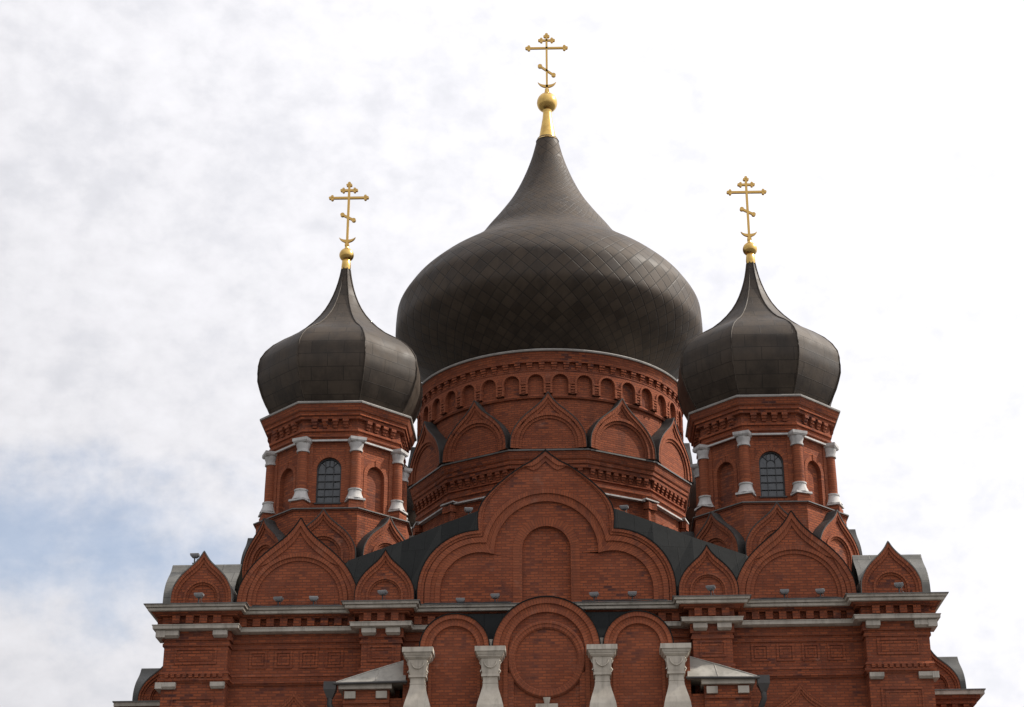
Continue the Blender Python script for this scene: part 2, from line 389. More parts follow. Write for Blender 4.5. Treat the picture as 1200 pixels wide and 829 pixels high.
def dentils(mb, A, B, z0, z1, depth, pitch, w, mi=0, step=True):
    """small brick brackets standing off the segment A-B (outside is to the right when walking A to B)"""
    A, B = Vector(A), Vector(B); L = (B-A).length; t = (B-A)/L; nn = Vector((t.y, -t.x))
    n = max(1, int((L - .1)/pitch)); o = (L - (n-1)*pitch)/2
    for i in range(n):
        c = A + t*(o + i*pitch)
        def slab(za, zb, d, ww):
            q = [c - t*ww/2 - nn*.03, c + t*ww/2 - nn*.03, c + t*ww/2 + nn*d, c - t*ww/2 + nn*d]
            mb.loft([[(p.x, p.y, za) for p in q], [(p.x, p.y, zb) for p in q]], mi)
        if step:
            h = (z1-z0)/3
            slab(z0, z0+h, depth*.45, w*.7); slab(z0+h, z0+2*h, depth*.72, w*.88); slab(z0+2*h, z1, depth, w)
        else: slab(z0, z1, depth, w)
def ring(n, R, phase, c=(0, 0)): return [(c[0]+R*sin(phase+2*pi*j/n), c[1]-R*cos(phase+2*pi*j/n)) for j in range(n)]
def frame(mb, x0, x1, z0, z1, w, yf, yb, mi=0):
    mb.box(x0, x1, yf, yb, z1-w, z1, mi); mb.box(x0, x1, yf, yb, z0, z0+w, mi)
    mb.box(x0, x0+w, yf+.001, yb, z0+w, z1-w, mi); mb.box(x1-w, x1, yf+.001, yb, z0+w, z1-w, mi)
def empty(name, loc, label, cat, group=None):
    o = bpy.data.objects.new(name, None); COL.objects.link(o); o.location = loc; o.empty_display_size = .3
    o['label'] = label; o['category'] = cat
    if group: o['group'] = group
    return o
def dup(o, parent=None, loc=None, rotz=None, mirror=False):
    kids = [c for c in COL.objects if c.parent == o]
    c = o.copy(); COL.objects.link(c); c.parent = parent
    if loc is not None: c.location = loc
    if rotz is not None: c.rotation_euler = (0, 0, rotz)
    if mirror: c.scale = (-1, 1, 1)
    for k in kids: dup(k, c)
    return c
BR = ['brick', 'kok_sheet', 'brick_moulded']

# ------------------------------------------------------------------ ground
gm = MB(); gm.poly([(-700, -700, 0), (700, -700, 0), (700, 700, 0), (-700, 700, 0)])
gnd = gm.build('ground', 'paving'); gnd['kind'] = 'structure'

# ------------------------------------------------------------------ cathedral body
CA = empty('cathedral', (0, 0, 0), 'red brick cathedral with dark onion domes, gilded crosses and ogee gables over its facade', 'cathedral')
DEP = 31.2
XP = [(4.9, 6.23), (10.7, 12.85)]
PR = .55
def plan(p, port=None):
    """outline of the body pushed outwards by p, with the pilasters breaking forward"""
    y0 = -p; yp = -PR - p
    half = [(4.9-p, y0), (4.9-p, yp), (6.23+p, yp), (6.23+p, y0), (10.7-p, y0), (10.7-p, yp), (12.85+p, yp), (12.85+p, 1.65+p), (12.35+p, 1.65+p), (12.35+p, DEP-1.6-p), (12.85+p, DEP-1.6-p), (12.85+p, DEP+p)]
    return [(-x, y) for x, y in reversed(half)] + half
def slab(mb, z0, p0, z1, p1, mi=0):
    mb.loft([[(x, y, z0) for x, y in plan(p0)], [(x, y, z1) for x, y in plan(p1)]], mi)
w = MB()
for z0, p0, z1, p1 in [(0, .35, 1.4, .35), (1.4, .2, 1.7, 0), (1.7, 0, 16.26, 0), (16.26, .04, 16.34, .09), (16.34, .12, 16.42, .12), (16.42, .06, 16.56, .06), (16.56, .09, 16.66, .04), (16.66, 0, 17.52, 0),
                       (17.52, .05, 17.62, .05), (17.62, .02, 17.72, .02), (17.72, .08, 18.02, .08)]:
    slab(w, z0, p0, z1, p1)
wall = w.build('wall', 'brick', CA)
# pilasters: panels, caps and white brackets
def pilaster(x0, x1, side=0):
    m = MB(); y = -PR
    cx = (x0+x1)/2; wd = (x1-x0)
    a = min(.74, wd*.33)
    m.box(x0+.012, x1-.012, y-.012, y+.3, 2, 16.25); m.box(x0+.012, x1-.012, y-.012, y+.3, 16.25, 17.5)
    frame(m, cx-a, cx+a, 16.90, 17.46, .07, y-.045, y+.02); frame(m, cx-a+.15, cx+a-.15, 17.02, 17.34, .05, y-.03, y+.02)
    m.box(cx-a+.28, cx+a-.28, y-.018, y+.02, 17.13, 17.23)
    frame(m, cx-a, cx+a, 15.0, 15.78, .07, y-.045, y+.02); frame(m, cx-a+.15, cx+a-.15, 15.12, 15.66, .05, y-.03, y+.02)
    dentils(m, (x0, y-.08), (x1, y-.08), 16.44, 16.55, .07, .2, .12, step=False)
    p = m.build('pilaster', ['brick'], CA)
    for z0, z1, q in ((17.78, 18.01, .26), (16.06, 16.27, .17)):
        for xx in (x0 + .02, x1 - .5):
            b = MB(); bw = .48
            L0 = [(xx+.03, y-q*.55, z0), (xx+bw-.03, y-q*.55, z0), (xx+bw-.03, y+.05, z0), (xx+.03, y+.05, z0)]
            L1 = [(xx, y-q, z0+.07), (xx+bw, y-q, z0+.07), (xx+bw, y+.05, z0+.07), (xx, y+.05, z0+.07)]
            L2 = [(xx, y-q, z1), (xx+bw, y-q, z1), (xx+bw, y+.05, z1), (xx, y+.05, z1)]
            b.loft([L0, L1, L2]); b.build('bracket', 'trim', p)
    if side:                                           # the same brackets turn the corner
        for z0, z1, q in ((17.78, 18.01, .26), (16.06, 16.27, .17)):
            b = MB(); X = side*12.85
            xs = sorted((X - side*.05, X + side*q)); b.box(xs[0], xs[1], y-.02-q, y+.5, z0, z1); b.build('bracket', 'trim', p)
    return p
pilaster(-6.23, -4.9); pilaster(4.9, 6.23); pilaster(-12.85, -10.7, -1); pilaster(10.7, 12.85, 1)
# string course and cornice
m = MB(); slab(m, 18.02, .22, 18.05, .31); slab(m, 18.05, .36, 18.165, .37); slab(m, 18.165, .39, 18.19, .39); slab(m, 18.19, .39, 18.21, .12)
m.build('string_course', 'trim', CA)
m = MB(); slab(m, 18.21, .12, 18.26, .12); slab(m, 18.26, .10, 18.52, .10); slab(m, 18.52, .26, 18.57, .30); slab(m, 18.57, .36, 18.62, .44)
o = plan(.10)
for A, B in zip(o, o[1:] + o[:1]):
    if abs(A[0]-B[0]) + abs(A[1]-B[1]) > .8 and min(A[1], B[1]) < 4: dentils(m, A, B, 18.25, 18.52, .20, .46, .25, step=False)
cornice = m.build('cornice', 'brick', CA)
m = MB(); slab(m, 18.62, .50, 18.64, .53); slab(m, 18.64, .53, 18.725, .54); slab(m, 18.74, .60, 18.82, .62); m.build('fascia', 'trim', cornice)
m = MB(); slab(m, 18.82, .66, 18.845, .66); slab(m, 18.845, .64, 18.90, .05); m.build('ledge_sheet', 'lip', cornice)
# stepped square panels in the two side bays
for sgn in (-1, 1):
    for k in range(4):
        cx = sgn*(9.77 - k*.86); m = MB()
        frame(m, cx-.30, cx+.30, 16.86, 17.46, .075, -.034, .02); frame(m, cx-.19, cx+.19, 16.97, 17.35, .06, -.022, .02); m.box(cx-.07, cx+.07, -.012, .02, 17.09, 17.23)
        m.build('brick_panel', 'brick', CA)
    # ogee hood over the window below
    m = MB(lambda p, s=sgn: (p[0] + s*8.47, p[1] - .06, p[2] + 13.9)); kok(m, 2.9, 1.75, .35, .06, .02, (.62, .52), .06, relief=.7)
    m.build('window_hood', ['brick', 'brick_moulded', 'brick_moulded'], CA)

# ------------------------------------------------------------------ roofs behind the gables
m = MB()
z0 = 18.92
m.loft([[(-12.3, .3, z0), (12.3, .3, z0), (12.3, DEP-.3, z0), (-12.3, DEP-.3, z0)], [(-8.5, 4.2, 20.6), (8.5, 4.2, 20.6), (8.5, DEP-4.2, 20.6), (-8.5, DEP-4.2, 20.6)]])
roof = m.build('roof', 'roof_sheet', CA)
prof = [(-8.1, 20.3), (-7.1, 21.25), (-5.2, 21.95), (-3.8, 22.55), (-2.5, 23.05), (0, 23.6), (2.5, 23.05), (3.8, 22.55), (5.2, 21.95), (7.1, 21.25), (8.1, 20.3)]
m = MB()
fr = [(x*1.0, .35, 18.95) for x, z in prof]; mid = [(x, 2.0, z) for x, z in prof]; bk = [(x, DEP-2.0, z) for x, z in prof]; fb = [(x, DEP-.4, 18.95) for x, z in prof]
m.grid([fr, mid, bk, fb])
m.build('arm_roof', 'roof_sheet', CA)

# ------------------------------------------------------------------ the big trefoil gable
G0 = 18.9; YG = 0.0
LC, LCZ, UZ = 2.28, 19.45, 20.85
def tref(d):
    """half outline of the trefoil, d outside the innermost arch: lower lobe to the notch, then the upper arc"""
    rl, ru = 1.38 + d, 1.80 + d*.86
    x = ru
    for _ in range(40):
        z = LCZ + sqrt(max(0, rl*rl - (x-LC)**2)); x = sqrt(max(.01, ru*ru - max(0, z-UZ)**2))
    a1 = atan2(z-LCZ, x-LC)
    low = [(LC + rl, G0), (LC + rl, LCZ)] + [(LC + rl*cos(a1*k/12), LCZ + rl*sin(a1*k/12)) for k in range(1, 13)]
    if z < UZ:
        up = [(ru, z + (UZ-z)*k/3) for k in range(1, 3)] + [(ru*cos(pi/2*k/16), UZ + ru*sin(pi/2*k/16)) for k in range(17)]
    else:
        a0 = math.asin((z-UZ)/ru); up = [(ru*cos(a0 + (pi/2-a0)*k/18), UZ + ru*sin(a0 + (pi/2-a0)*k/18)) for k in range(1, 20)]
    up = up[:18] + [(0, up[-1][1])]
    return low + up
def trefo(dx, top):
    """outer outline with the ogee point"""
    b = tref(.76 - dx); n = 14
    s = 1 - dx*.37
    pts = [b[n-1], (2.36*s, 22.18), (2.17*s, 22.68), (1.76*s, 23.16), (1.28*s, 23.58), (.82*s, 23.92), (.42*s, top - .34), (0, top)]
    c = smoothpts(pts, 20)[1:]; c[-1] = (0, top)
    return b[:n] + c
m = MB(lambda p: (p[0], p[1] + YG, p[2]))
T0, T1, T2 = trefo(0, 24.49), trefo(.11, 24.31), trefo(.2, 24.14)
A1, A2, A3, A4 = tref(.52), tref(.34), tref(.17), tref(0)
NI = [(.84, G0 + k*(20.93-G0)/14) for k in range(14)]
NI += [(.84*cos(pi/2*k/18), 20.93 + .84*sin(pi/2*k/18)) for k in range(19)]
NJ = [(1.16, z) for x, z in NI[:14]] + [(1.16*cos(pi/2*k/18), 20.93 + 1.16*sin(pi/2*k/18)) for k in range(19)]
m.band(T0, T1, -.17, .6, 2, True); m.band(T1, T2, -.12, .02, 2, True)
m.band(T2, A1, -.07, .02, 0, False)
m.band(A1, A2, -.13, .02, 2, True); m.band(A2, A3, -.07, .02, 2, True); m.band(A3, A4, -.10, .02, 2, True)
m.band(A4, NJ, 0, .02, 0, False, 0); m.band(NJ, NI, -.012, .16, 2, True)
m.poly([(-x, .14, z) for x, z in NI] + [(x, .14, z) for x, z in reversed(NI[:-1])], 0)
gable = m.build('gable', BR, CA)
gable['label'] = 'large trefoil gable with an ogee point and a blind round-headed niche'
m = MB()
RO = [(x + .03, z + .03) for x, z in T0[:-1]] + [(0, 24.57)]
m.band(RO, T0, -.19, .75, 0, True); m.build('coping', 'roof_sheet', gable)

# ------------------------------------------------------------------ row of kokoshniks on the cornice
def kok_part(cx, cy, z, w_, h, stilt, depth, roofd, rot=0.0, rf=(.8, .69), roofmat='roof_sheet', rim=.07):
    m = MB(); r = MB(); kok(m, w_, h, stilt, depth, roofd, rf, rim, mb_roof=r, ri=0)
    o = m.build('kokoshnik', BR, CA, (cx, cy, z), rot)
    r.build('barrel_roof', roofmat, o)
    return o
for s in (-1, 1):
    kok_part(s*8.53, .0, 18.9, 4.12, 2.95, .28, .4, 3.2, rf=(.83, .70))
    kok_part(s*5.52, -.26, 18.9, 2.02, 1.58, .36, .4, 1.2, rf=(.62, .50), rim=.09)
    kok_part(s*11.76, -.26, 18.9, 2.06, 1.62, .36, .4, 2.1, rf=(.60, .46), roofmat='galvanised', rim=.09)
    kok_part(s*12.98, 1.08, 18.9, 2.14, 1.58, .36, .4, 2.25, rot=s*pi/2, rf=(.60, .46), roofmat='galvanised', rim=.09)

# ------------------------------------------------------------------ lower side bays
for s in (-1, 1):
    m = MB()
    def sp(p): return sorted((s*12.0, s*(14.95+p)))
    for z0, z1, p in ((0, 1.5, .3), (1.5, 15.75, 0), (15.75, 15.95, .10), (15.95, 16.2, .06), (16.2, 16.36, .22), (16.36, 16.48, .34)):
        x0, x1 = sp(p); m.box(x0, x1, 4.0-p, 15+p, z0, z1)
    for k in range(5):
        xa = s*(13.2 + k*.4); m.box(xa-.1, xa+.1, 3.82, 3.95, 15.97, 16.2)
    bay = m.build('side_bay', 'brick', CA)
    x0, x1 = sp(.48); m = MB(); m.box(x0, x1, 4-.48, 15.48, 16.48, 16.62); m.build('fascia', 'trim', bay)
    x0, x1 = sp(.52); m = MB(); m.box(x0, x1, 4-.52, 15.52, 16.62, 16.66); m.build('ledge_sheet', 'lip', bay)
    for cx, cy, rot, rd in ((s*13.72, 4.12, 0, 1.2), (s*14.78, 5.2, s*pi/2, 2.4)):
        m = MB(); kok(m, 1.95, 1.35, .2, .3, rd, (.62, .5), .08)
        m.build('kokoshnik', ['brick', 'bay_sheet', 'brick_moulded'], bay, (cx, cy, 16.66), rot)

# ------------------------------------------------------------------ portal
YP = -1.5
m = MB()
m.box(-4.72, 4.72, YP+.12, .0, 0, 16.95)
for cx, a, cz, zt in ((-3.03, 1.14, 17.07, 0), (3.03, 1.14, 17.07, 0), (0, 1.77, 16.98, 0)):
    zb = 12.0
    T = MB(lambda p, c=cx: (p[0]+c, p[1], p[2])); n = 20
    rr = [a, a*.87, a*.75, a*.66] if a < 1.5 else [a, a*.885, a*.80, a*.72]
    cs = [arch(r, cz, zb, n) for r in rr]
    for i, (yf) in enumerate((YP-.10, YP-.03, YP-.07)):
        T.band(cs[i], cs[i+1], yf, YP+.2, 2, True)
    c = cs[3]; T.poly([(-x, YP+.04, z) for x, z in c] + [(x, YP+.04, z) for x, z in reversed(c[:-1])], 0)
    b0 = len(m.v); m.v += T.v; m.f += [[q + b0 for q in f] for f in T.f]; m.m += T.m; m.uv += T.uv; m.sm += T.sm
portal = m.build('portal', BR, CA)
for cx, a, cz in ((-3.03, 1.14, 17.07), (3.03, 1.14, 17.07), (0, 1.77, 16.98)):      # barrel roofs over the three arches
    m = MB(lambda p, c=cx: (p[0]+c, p[1], p[2])); c0 = arch(a, cz, 16.7, 20); c1 = arch(a+.035, cz, 16.7, 20)
    m.band(c1, c0, YP-.14, -.02, 0, True); m.build('barrel_roof', 'roof_sheet', portal)
for s in (-1, 1):                                       # steep dark sheet in the valleys, with a pale flashing at its foot
    m = MB(); x0, x1 = sorted((s*.9, s*3.0))
    m.loft([[(x0, -1.25, 16.9), (x1, -1.25, 16.9), (x1, -.02, 16.9), (x0, -.02, 16.9)], [(x0, -.55, 18.5), (x1, -.55, 18.5), (x1, -.02, 18.5), (x0, -.02, 18.5)]])
    m.build('valley_roof', 'roof_sheet', portal)
    m = MB(); m.loft([[(s*1.83-.16, YP-.02, 17.36), (s*1.83+.16, YP-.02, 17.36), (s*1.83+.16, YP+.25, 17.42), (s*1.83-.16, YP+.25, 17.42)], [(s*1.83-.02, YP-.05, 16.95), (s*1.83+.02, YP-.05, 16.95), (s*1.83+.02, YP+.2, 16.95), (s*1.83-.02, YP+.2, 16.95)]])
    m.build('flashing', 'trim', portal)
# roundel
m = MB(); cz = 16.67; n = 56
def circ(r, y): return [(r*sin(2*pi*j/n), y, cz + r*cos(2*pi*j/n)) for j in range(n)]
def cuv(r0, r1): return [[(r, 1.15*2*pi*j/n) for j in range(n+1)] for r in (r0, r1)]
y1 = YP - .12
seq = [(1.30, YP+.06), (1.30, YP-.02), (1.25, YP-.09), (1.19, YP-.09), (1.17, YP-.06), (1.07, YP-.06), (1.05, YP-.03), (1.03, YP-.03), (1.03, YP+.03)]
for (ra, ya), (rb, yb) in zip(seq, seq[1:]): m.grid([circ(ra, ya), circ(rb, yb)], 2, True, False, cuv(ra, rb))
m.poly(circ(1.03, YP+.025), 0)
m.build('roundel', BR, portal)
# jamb edges below the roundel
for s in (-1, 1):
    m = MB(); x0, x1 = sorted((s*1.08, s*1.27)); m.box(x0, x1, YP-.06, YP+.06, 12, 16.2); m.build('jamb', 'brick', portal)
# little white finial of the window head below the roundel
m = MB(); y = YP - .02
m.loft([[(-.07, y-.14, 15.16), (.07, y-.14, 15.16), (.07, y+.06, 15.16), (-.07, y+.06, 15.16)], [(-.12, y-.18, 15.36), (.12, y-.18, 15.36), (.12, y+.06, 15.36), (-.12, y+.06, 15.36)]])
m.box(-.36, .36, y-.16, y+.06, 15.02, 15.155); m.box(-.3, .3, y-.12, y+.06, 14.2, 15.02)
m.build('stone_finial', 'stone', portal)
# four squat white columns
def column_mesh():
    m = MB()
    def sq(hw, z, d=None):
        d = hw if d is None else d; return [(-hw, -d, z), (hw, -d, z), (hw, d, z), (-hw, d, z)]
    m.loft([sq(.50, 16.76), sq(.50, 16.92)]); m.loft([sq(.42, 16.66), sq(.455, 16.72), sq(.455, 16.757)]); m.loft([sq(.335, 16.56), sq(.40, 16.62), sq(.40, 16.657)])
    m.loft([sq(.255, 16.05), sq(.27, 16.12), sq(.30, 16.34), sq(.31, 16.557)])
    m.loft([sq(.29, 15.97), sq(.29, 16.05)]); m.loft([sq(.235, 15.8), sq(.235, 15.968)]); m.loft([sq(.25, 15.75), sq(.25, 15.80)])
    pr = [(.43, 14.95), (.42, 15.02), (.375, 15.2), (.31, 15.42), (.262, 15.6), (.24, 15.748)]
    m.loft([sq(r, z) for r, z in pr])
    m.loft([sq(.46, 14.55), sq(.46, 14.75), sq(.43, 14.949)]); m.loft([sq(.40, 12.3), sq(.44, 13.4), sq(.38, 14.2), sq(.34, 14.548)]); m.loft([sq(.48, 10.5), sq(.48, 12.298)])
    # festoon and side scrolls
    ft = [(.20*cos(a), -.30 - .02, 16.47 - .22*abs(sin(a))) for a in [pi + pi*k/14 for k in range(15)]]
    m.tube(ft, .022, 6)
    for s in (-1, 1):
        m.tube([(s*.30, -.24, 16.5), (s*.335, -.25, 16.44), (s*.30, -.25, 16.36)], .03, 6); m.tube([(s*.27, -.22, 16.22), (s*.32, -.23, 16.14), (s*.285, -.23, 16.07)], .03, 6)
    return m
c0 = column_mesh().build('column', 'stone', portal, (-4.18, YP-.36, 0))
for x in (-1.82, 1.82, 4.22): dup(c0, portal, (x, YP-.36, 0))
# narrow side piers of the portal, each under a small hipped sheet roof
for s in (-1, 1):
    m = MB()
    def X(a, b): return sorted((s*a, s*b))
    x0, x1 = X(4.7, 6.55); m.box(x0, x1, YP+.25, -.5, 0, 15.5)
    x0, x1 = X(5.15, 6.66); m.box(x0, x1, YP+.1, -.5, 0, 15.3); m.box(x0, x1, YP+.03, -.5, 15.3, 15.40); m.box(x0, x1, YP+.06, -.5, 15.4, 15.745)
    pier = m.build('porch_pier', 'brick', portal)
    m = MB(); x0, x1 = X(5.06, 6.80); m.box(x0, x1, YP-.12, -.5, 15.745, 15.93); m.build('fascia', 'trim', pier)
    for xa in (5.22, 6.25):
        m = MB(); x0, x1 = X(xa, xa+.36); m.box(x0, x1, YP-.06, YP+.1, 15.45, 15.68); m.build('bracket', 'trim', pier)
    m = MB()
    A = (s*6.88, YP-.2, 15.95); B = (s*4.6, YP-.2, 15.95); Cc = (s*4.72, -.62, 16.92); D = (s*6.88, -.5, 15.95); E2 = (s*4.72, -.5, 16.92)
    dn = lambda p: (p[0], p[1], p[2]-.018)
    m.poly([A, B, Cc]); m.poly([A, Cc, E2, D]); m.poly([dn(A), dn(B), dn(B), dn(A)] if False else [A, B, dn(B), dn(A)]); m.poly([dn(A), dn(B), (s*4.6, -.5, 15.932), dn(D)])
    m.tube([A, tuple(.5*(q+r)+(0.012 if i == 2 else 0) for i, (q, r) in enumerate(zip(A, Cc))), Cc], .025, 6)
    for f in (.62,):
        a = tuple(A[i]+(Cc[i]-A[i])*f for i in range(3)); bb = tuple(A[i]+(B[i]-A[i])*(f-.06) for i in range(3)); m.tube([a, bb], .018, 6)
    m.build('porch_roof', 'zinc', pier)
    m = MB(); m.tube([(s*6.95, YP-.22, 15.90), (s*4.55, YP-.22, 15.93)], .045, 8); m.build('gutter', 'pipe', pier)
    # rainwater hopper and bent downpipe
    x = s*7.08; y = YP-.05
    m = MB(); m.loft([[(x-.09, y-.09, 15.45), (x+.09, y-.09, 15.45), (x+.09, y+.09, 15.45), (x-.09, y+.09, 15.45)], [(x-.2, y-.18, 15.72), (x+.2, y-.18, 15.72), (x+.2, y+.18, 15.72), (x-.2, y+.18, 15.72)], [(x-.2, y-.18, 15.98), (x+.2, y-.18, 15.98), (x+.2, y+.18, 15.98), (x-.2, y+.18, 15.98)]])
    m.tube([(x, y, 15.47), (x, y, 15.25), (x-s*.1, y+.12, 15.0), (x-s*.32, y+.5, 14.6), (x-s*.36, y+.58, 14.3), (x-s*.36, y+.58, .2)], .095, 10)
    m.build('downpipe', 'pipe', CA)

# ------------------------------------------------------------------ corner towers
def make_tower():
    ph = radians(22.5); C0 = (0, 0)
    m = MB()
    R = 2.60
    m.lathe([(3.12, 18.5), (3.12, 23.92), (3.18, 23.94), (3.18, 23.99)], 8, 0, ph, False)
    # shaft: each face has a round-headed opening or blind niche
    apo = R*cos(ph); hw = R*sin(ph); zb, zt = 24.08, 26.84
    for k in range(8):
        m.T = facet(k, 8, apo)
        op = .47 if k % 2 == 0 else .42
        spr = 25.78 if k % 2 == 0 else 25.66; z0 = 24.42 if k % 2 == 0 else 24.3; n = 12
        inn = arch(op, spr, z0, n, 3)
        mid = arch(op+.17, spr, z0, n, 3)
        out = [(hw, z) for x, z in inn[:4]] + [(hw - (hw*min(1, 2*max(0, q/n-.5))), spr + (zt-spr)*min(1, 2*q/n)) for q in range(1, n+1)]
        m.band(out, mid, 0, .02, 0, False, 0); m.band(mid, inn, -.025, .24, 2, True)
        m.poly([(-hw, 0, zb), (hw, 0, zb), (hw, 0, z0), (-hw, 0, z0)])
        if k % 2: m.poly([(-x, .16, z) for x, z in inn] + [(x, .16, z) for x, z in reversed(inn[:-1])], 0)
        # keystone brick and flat lesenes beside the columns
        m.box(-.05, .05, -.05, .02, spr+op, spr+op+.24, 2)
        for s in (-1, 1): m.box(s*(hw-.26)-.1, s*(hw-.26)+.1, -.04, .02, zb, zt, 2)
    m.T = None
    # entablature flaring to the eaves
    m.lathe([(2.62, 26.84), (2.70, 26.86), (2.70, 27.02), (2.78, 27.04), (2.78, 27.12), (2.72, 27.14), (2.72, 27.24), (2.80, 27.26), (2.80, 27.36), (2.74, 27.37), (2.74, 27.72), (2.92, 27.73), (2.92, 27.84), (3.0, 27.86), (3.0, 27.98), (3.07, 28.02), (3.16, 28.24), (3.16, 28.28)], 8, 0, ph, False)
    o = ring(8, 2.74, ph)
    for i in range(8): dentils(m, o[i], o[(i+1) % 8], 27.40, 27.72, .19, .40, .23)
    m.poly([(x, y, 23.99) for x, y in ring(8, 3.15, ph)])
    tw = m.build('tower', BR, CA)
    m = MB(); m.lathe([(3.1, 23.98), (3.24, 23.99), (3.24, 24.03), (2.62, 24.12)], 8, 0, ph, False); m.build('ledge_sheet', 'lip', tw)
    m = MB(); m.lathe([(3.10, 28.27), (3.22, 28.28), (3.235, 28.335), (3.2, 28.37), (2.4, 28.40)], 8, 0, ph, False); m.build('eaves_sheet', 'eaves', tw)
    # pale capping strips over each face
    for k in range(8):
        m = MB(facet(k, 8, apo)); m.box(-.70, .70, -.17, .05, 26.86, 26.93); m.build('capping', 'capital', tw)
    # columns on the corners: brick shaft, white bell base and capital
    c = ring(8, 2.66, ph)
    sh = MB(); sh.lathe([(.205, 24.9), (.21, 25.4), (.195, 26.5)], 16, 0, 0, True); sh.box(-.3, .3, -.3, .3, 24.08, 24.34, 0); sh.box(-.26, .26, -.26, .26, 24.34, 24.42, 0)
    bs = MB()
    bs.loft([[(x*.34, y*.34, 24.42) for x, y in ((-1, -1), (1, -1), (1, 1), (-1, 1))], [(x*.33, y*.33, 24.5) for x, y in ((-1, -1), (1, -1), (1, 1), (-1, 1))]])
    bs.lathe([(.36, 24.5), (.33, 24.56), (.27, 24.7), (.245, 24.82), (.245, 24.85), (.27, 24.86), (.27, 24.91), (.2, 24.93)], 16)
    cp = MB(); cp.lathe([(.2, 26.42), (.25, 26.43), (.25, 26.5), (.225, 26.51), (.235, 26.62), (.27, 26.70), (.275, 26.78), (.30, 26.8)], 16)
    cp.loft([[(x*.27, y*.27, 26.79) for x, y in ((-1, -1), (1, -1), (1, 1), (-1, 1))], [(x*.315, y*.315, 26.85) for x, y in ((-1, -1), (1, -1), (1, 1), (-1, 1))], [(x*.32, y*.32, 26.96) for x, y in ((-1, -1), (1, -1), (1, 1), (-1, 1))]])
    sb = bb = cb = None
    for i, (x, y) in enumerate(c):
        rz = ph + i*pi/4
        if sb is None:
            sb = sh.build('column', 'brick_moulded', tw, (x, y, 0), rz); bb = bs.build('column_base', 'capital', tw, (x, y, 0), rz); cb = cp.build('capital', 'capital', tw, (x, y, 0), rz)
        else:
            for q in (sb, bb, cb): dup(q, tw, (x, y, 0), rz)
    # glazed windows in alternate faces
    wm = MB(lambda p: (p[0], p[1] - apo, p[2])); op, spr, z0 = .47, 25.78, 24.42
    inn = arch(op, spr, z0, 12, 3)
    wm.poly([(-x, .15, z) for x, z in inn] + [(x, .15, z) for x, z in reversed(inn[:-1])], 1)
    wm.band(arch(op, spr, z0, 12, 3), arch(op-.05, spr, z0+.0, 12, 3), .08, .17, 0, True)
    for x in (-.16, .16): wm.box(x-.010, x+.010, .10, .16, z0, spr + sqrt((op-.04)**2-.16**2))
    for q in range(1, 5): z = z0 + q*.30; wm.box(-op+.02, op-.02, .095, .155, z-.010, z+.010)
    for q in range(1, 4):
        a = pi*q/4; wm.tube([(.14*cos(a), .12, spr+.14*sin(a)), ((op-.04)*cos(a), .12, spr+(op-.04)*sin(a))], .010, 6)
    wm.tube([(.15*cos(pi*q/10), .12, spr+.15*sin(pi*q/10)) for q in range(11)], .010, 6)
    wm.box(-op-.04, op+.04, -.05, .16, z0-.05, z0, 0)
    w0 = wm.build('window', ['iron', 'glass'], tw)
    for k in (2, 4, 6): dup(w0, tw, (0, 0, 0), k*pi/4)
    # kokoshniks round the foot
    km = MB(lambda p: (p[0], p[1] - 3.22, p[2])); kok(km, 2.46, 1.72, 1.2, .34, .45, (.64, .50), .08)
    k0 = km.build('kokoshnik', BR, tw, (0, 0, 20.9))
    for k in range(1, 8): dup(k0, tw, (0, 0, 20.9), k*pi/4)
    return tw
def cross_mesh(s, wbar, wsmall, wsl, hsl, zt, zb, z_main, z_small, z_sl, z_cr, rcr, t=.05):
    m = MB(); y0, y1 = -.05, .05
    def bar(a, b, hw):
        a, b = Vector(a), Vector(b); d = (b-a).normalized(); n = Vector((-d.y, d.x))*hw
        q = [a-n, b-n, b+n, a+n]; m.loft([[(p.x, y0, p.y) for p in q], [(p.x, y1, p.y) for p in q]])
    def disc(c, r):
        n = 12; L = [(c[0]+r*cos(2*pi*k/n), c[1]+r*sin(2*pi*k/n)) for k in range(n)]
        m.loft([[(x, y0-.012, z) for x, z in L], [(x, y1+.012, z) for x, z in L]])
    def tre(c, d, r):
        d = Vector(d).normalized(); n = Vector((-d.y, d.x)); c = Vector(c)
        disc(c + d*r*.9, r*.66); disc(c + n*r*.72, r*.62); disc(c - n*r*.72, r*.62)
    r = .10*s
    bar((0, zb), (0, zt-.1), t); bar((-wbar+.1, z_main), (wbar-.1, z_main), t); bar((-wsmall+.08, z_small), (wsmall-.08, z_small), t*.95); bar((-wsl, z_sl+hsl), (wsl, z_sl-hsl), t)
    tre((0, zt-.2*s), (0, 1), r); tre((wbar-.17*s, z_main), (1, 0), r); tre((-wbar+.17*s, z_main), (-1, 0), r)
    tre((wsmall-.15*s, z_small), (1, 0), r*.92); tre((-wsmall+.15*s, z_small), (-1, 0), r*.92)
    disc((-wsl, z_sl+hsl), r*.95); disc((wsl, z_sl-hsl), r*.95)
    n = 16; po = []; pi_ = []
    for k in range(n+1):
        a = pi*1.10 + pi*.80*k/n; po.append((rcr*cos(a), z_cr + rcr*.95*sin(a)))
        th = .13*s*sin(pi*k/n); pi_.append(((rcr-th)*cos(a), z_cr + (rcr*.95-th)*sin(a)))
    for k in range(n):
        q = [po[k], po[k+1], pi_[k+1], pi_[k]]; m.loft([[(x, y0, z) for x, z in q], [(x, y1, z) for x, z in q]])
    m.box(-.09*s, .09*s, -.09*s, .09*s, zb, zb+.13*s)
    return m
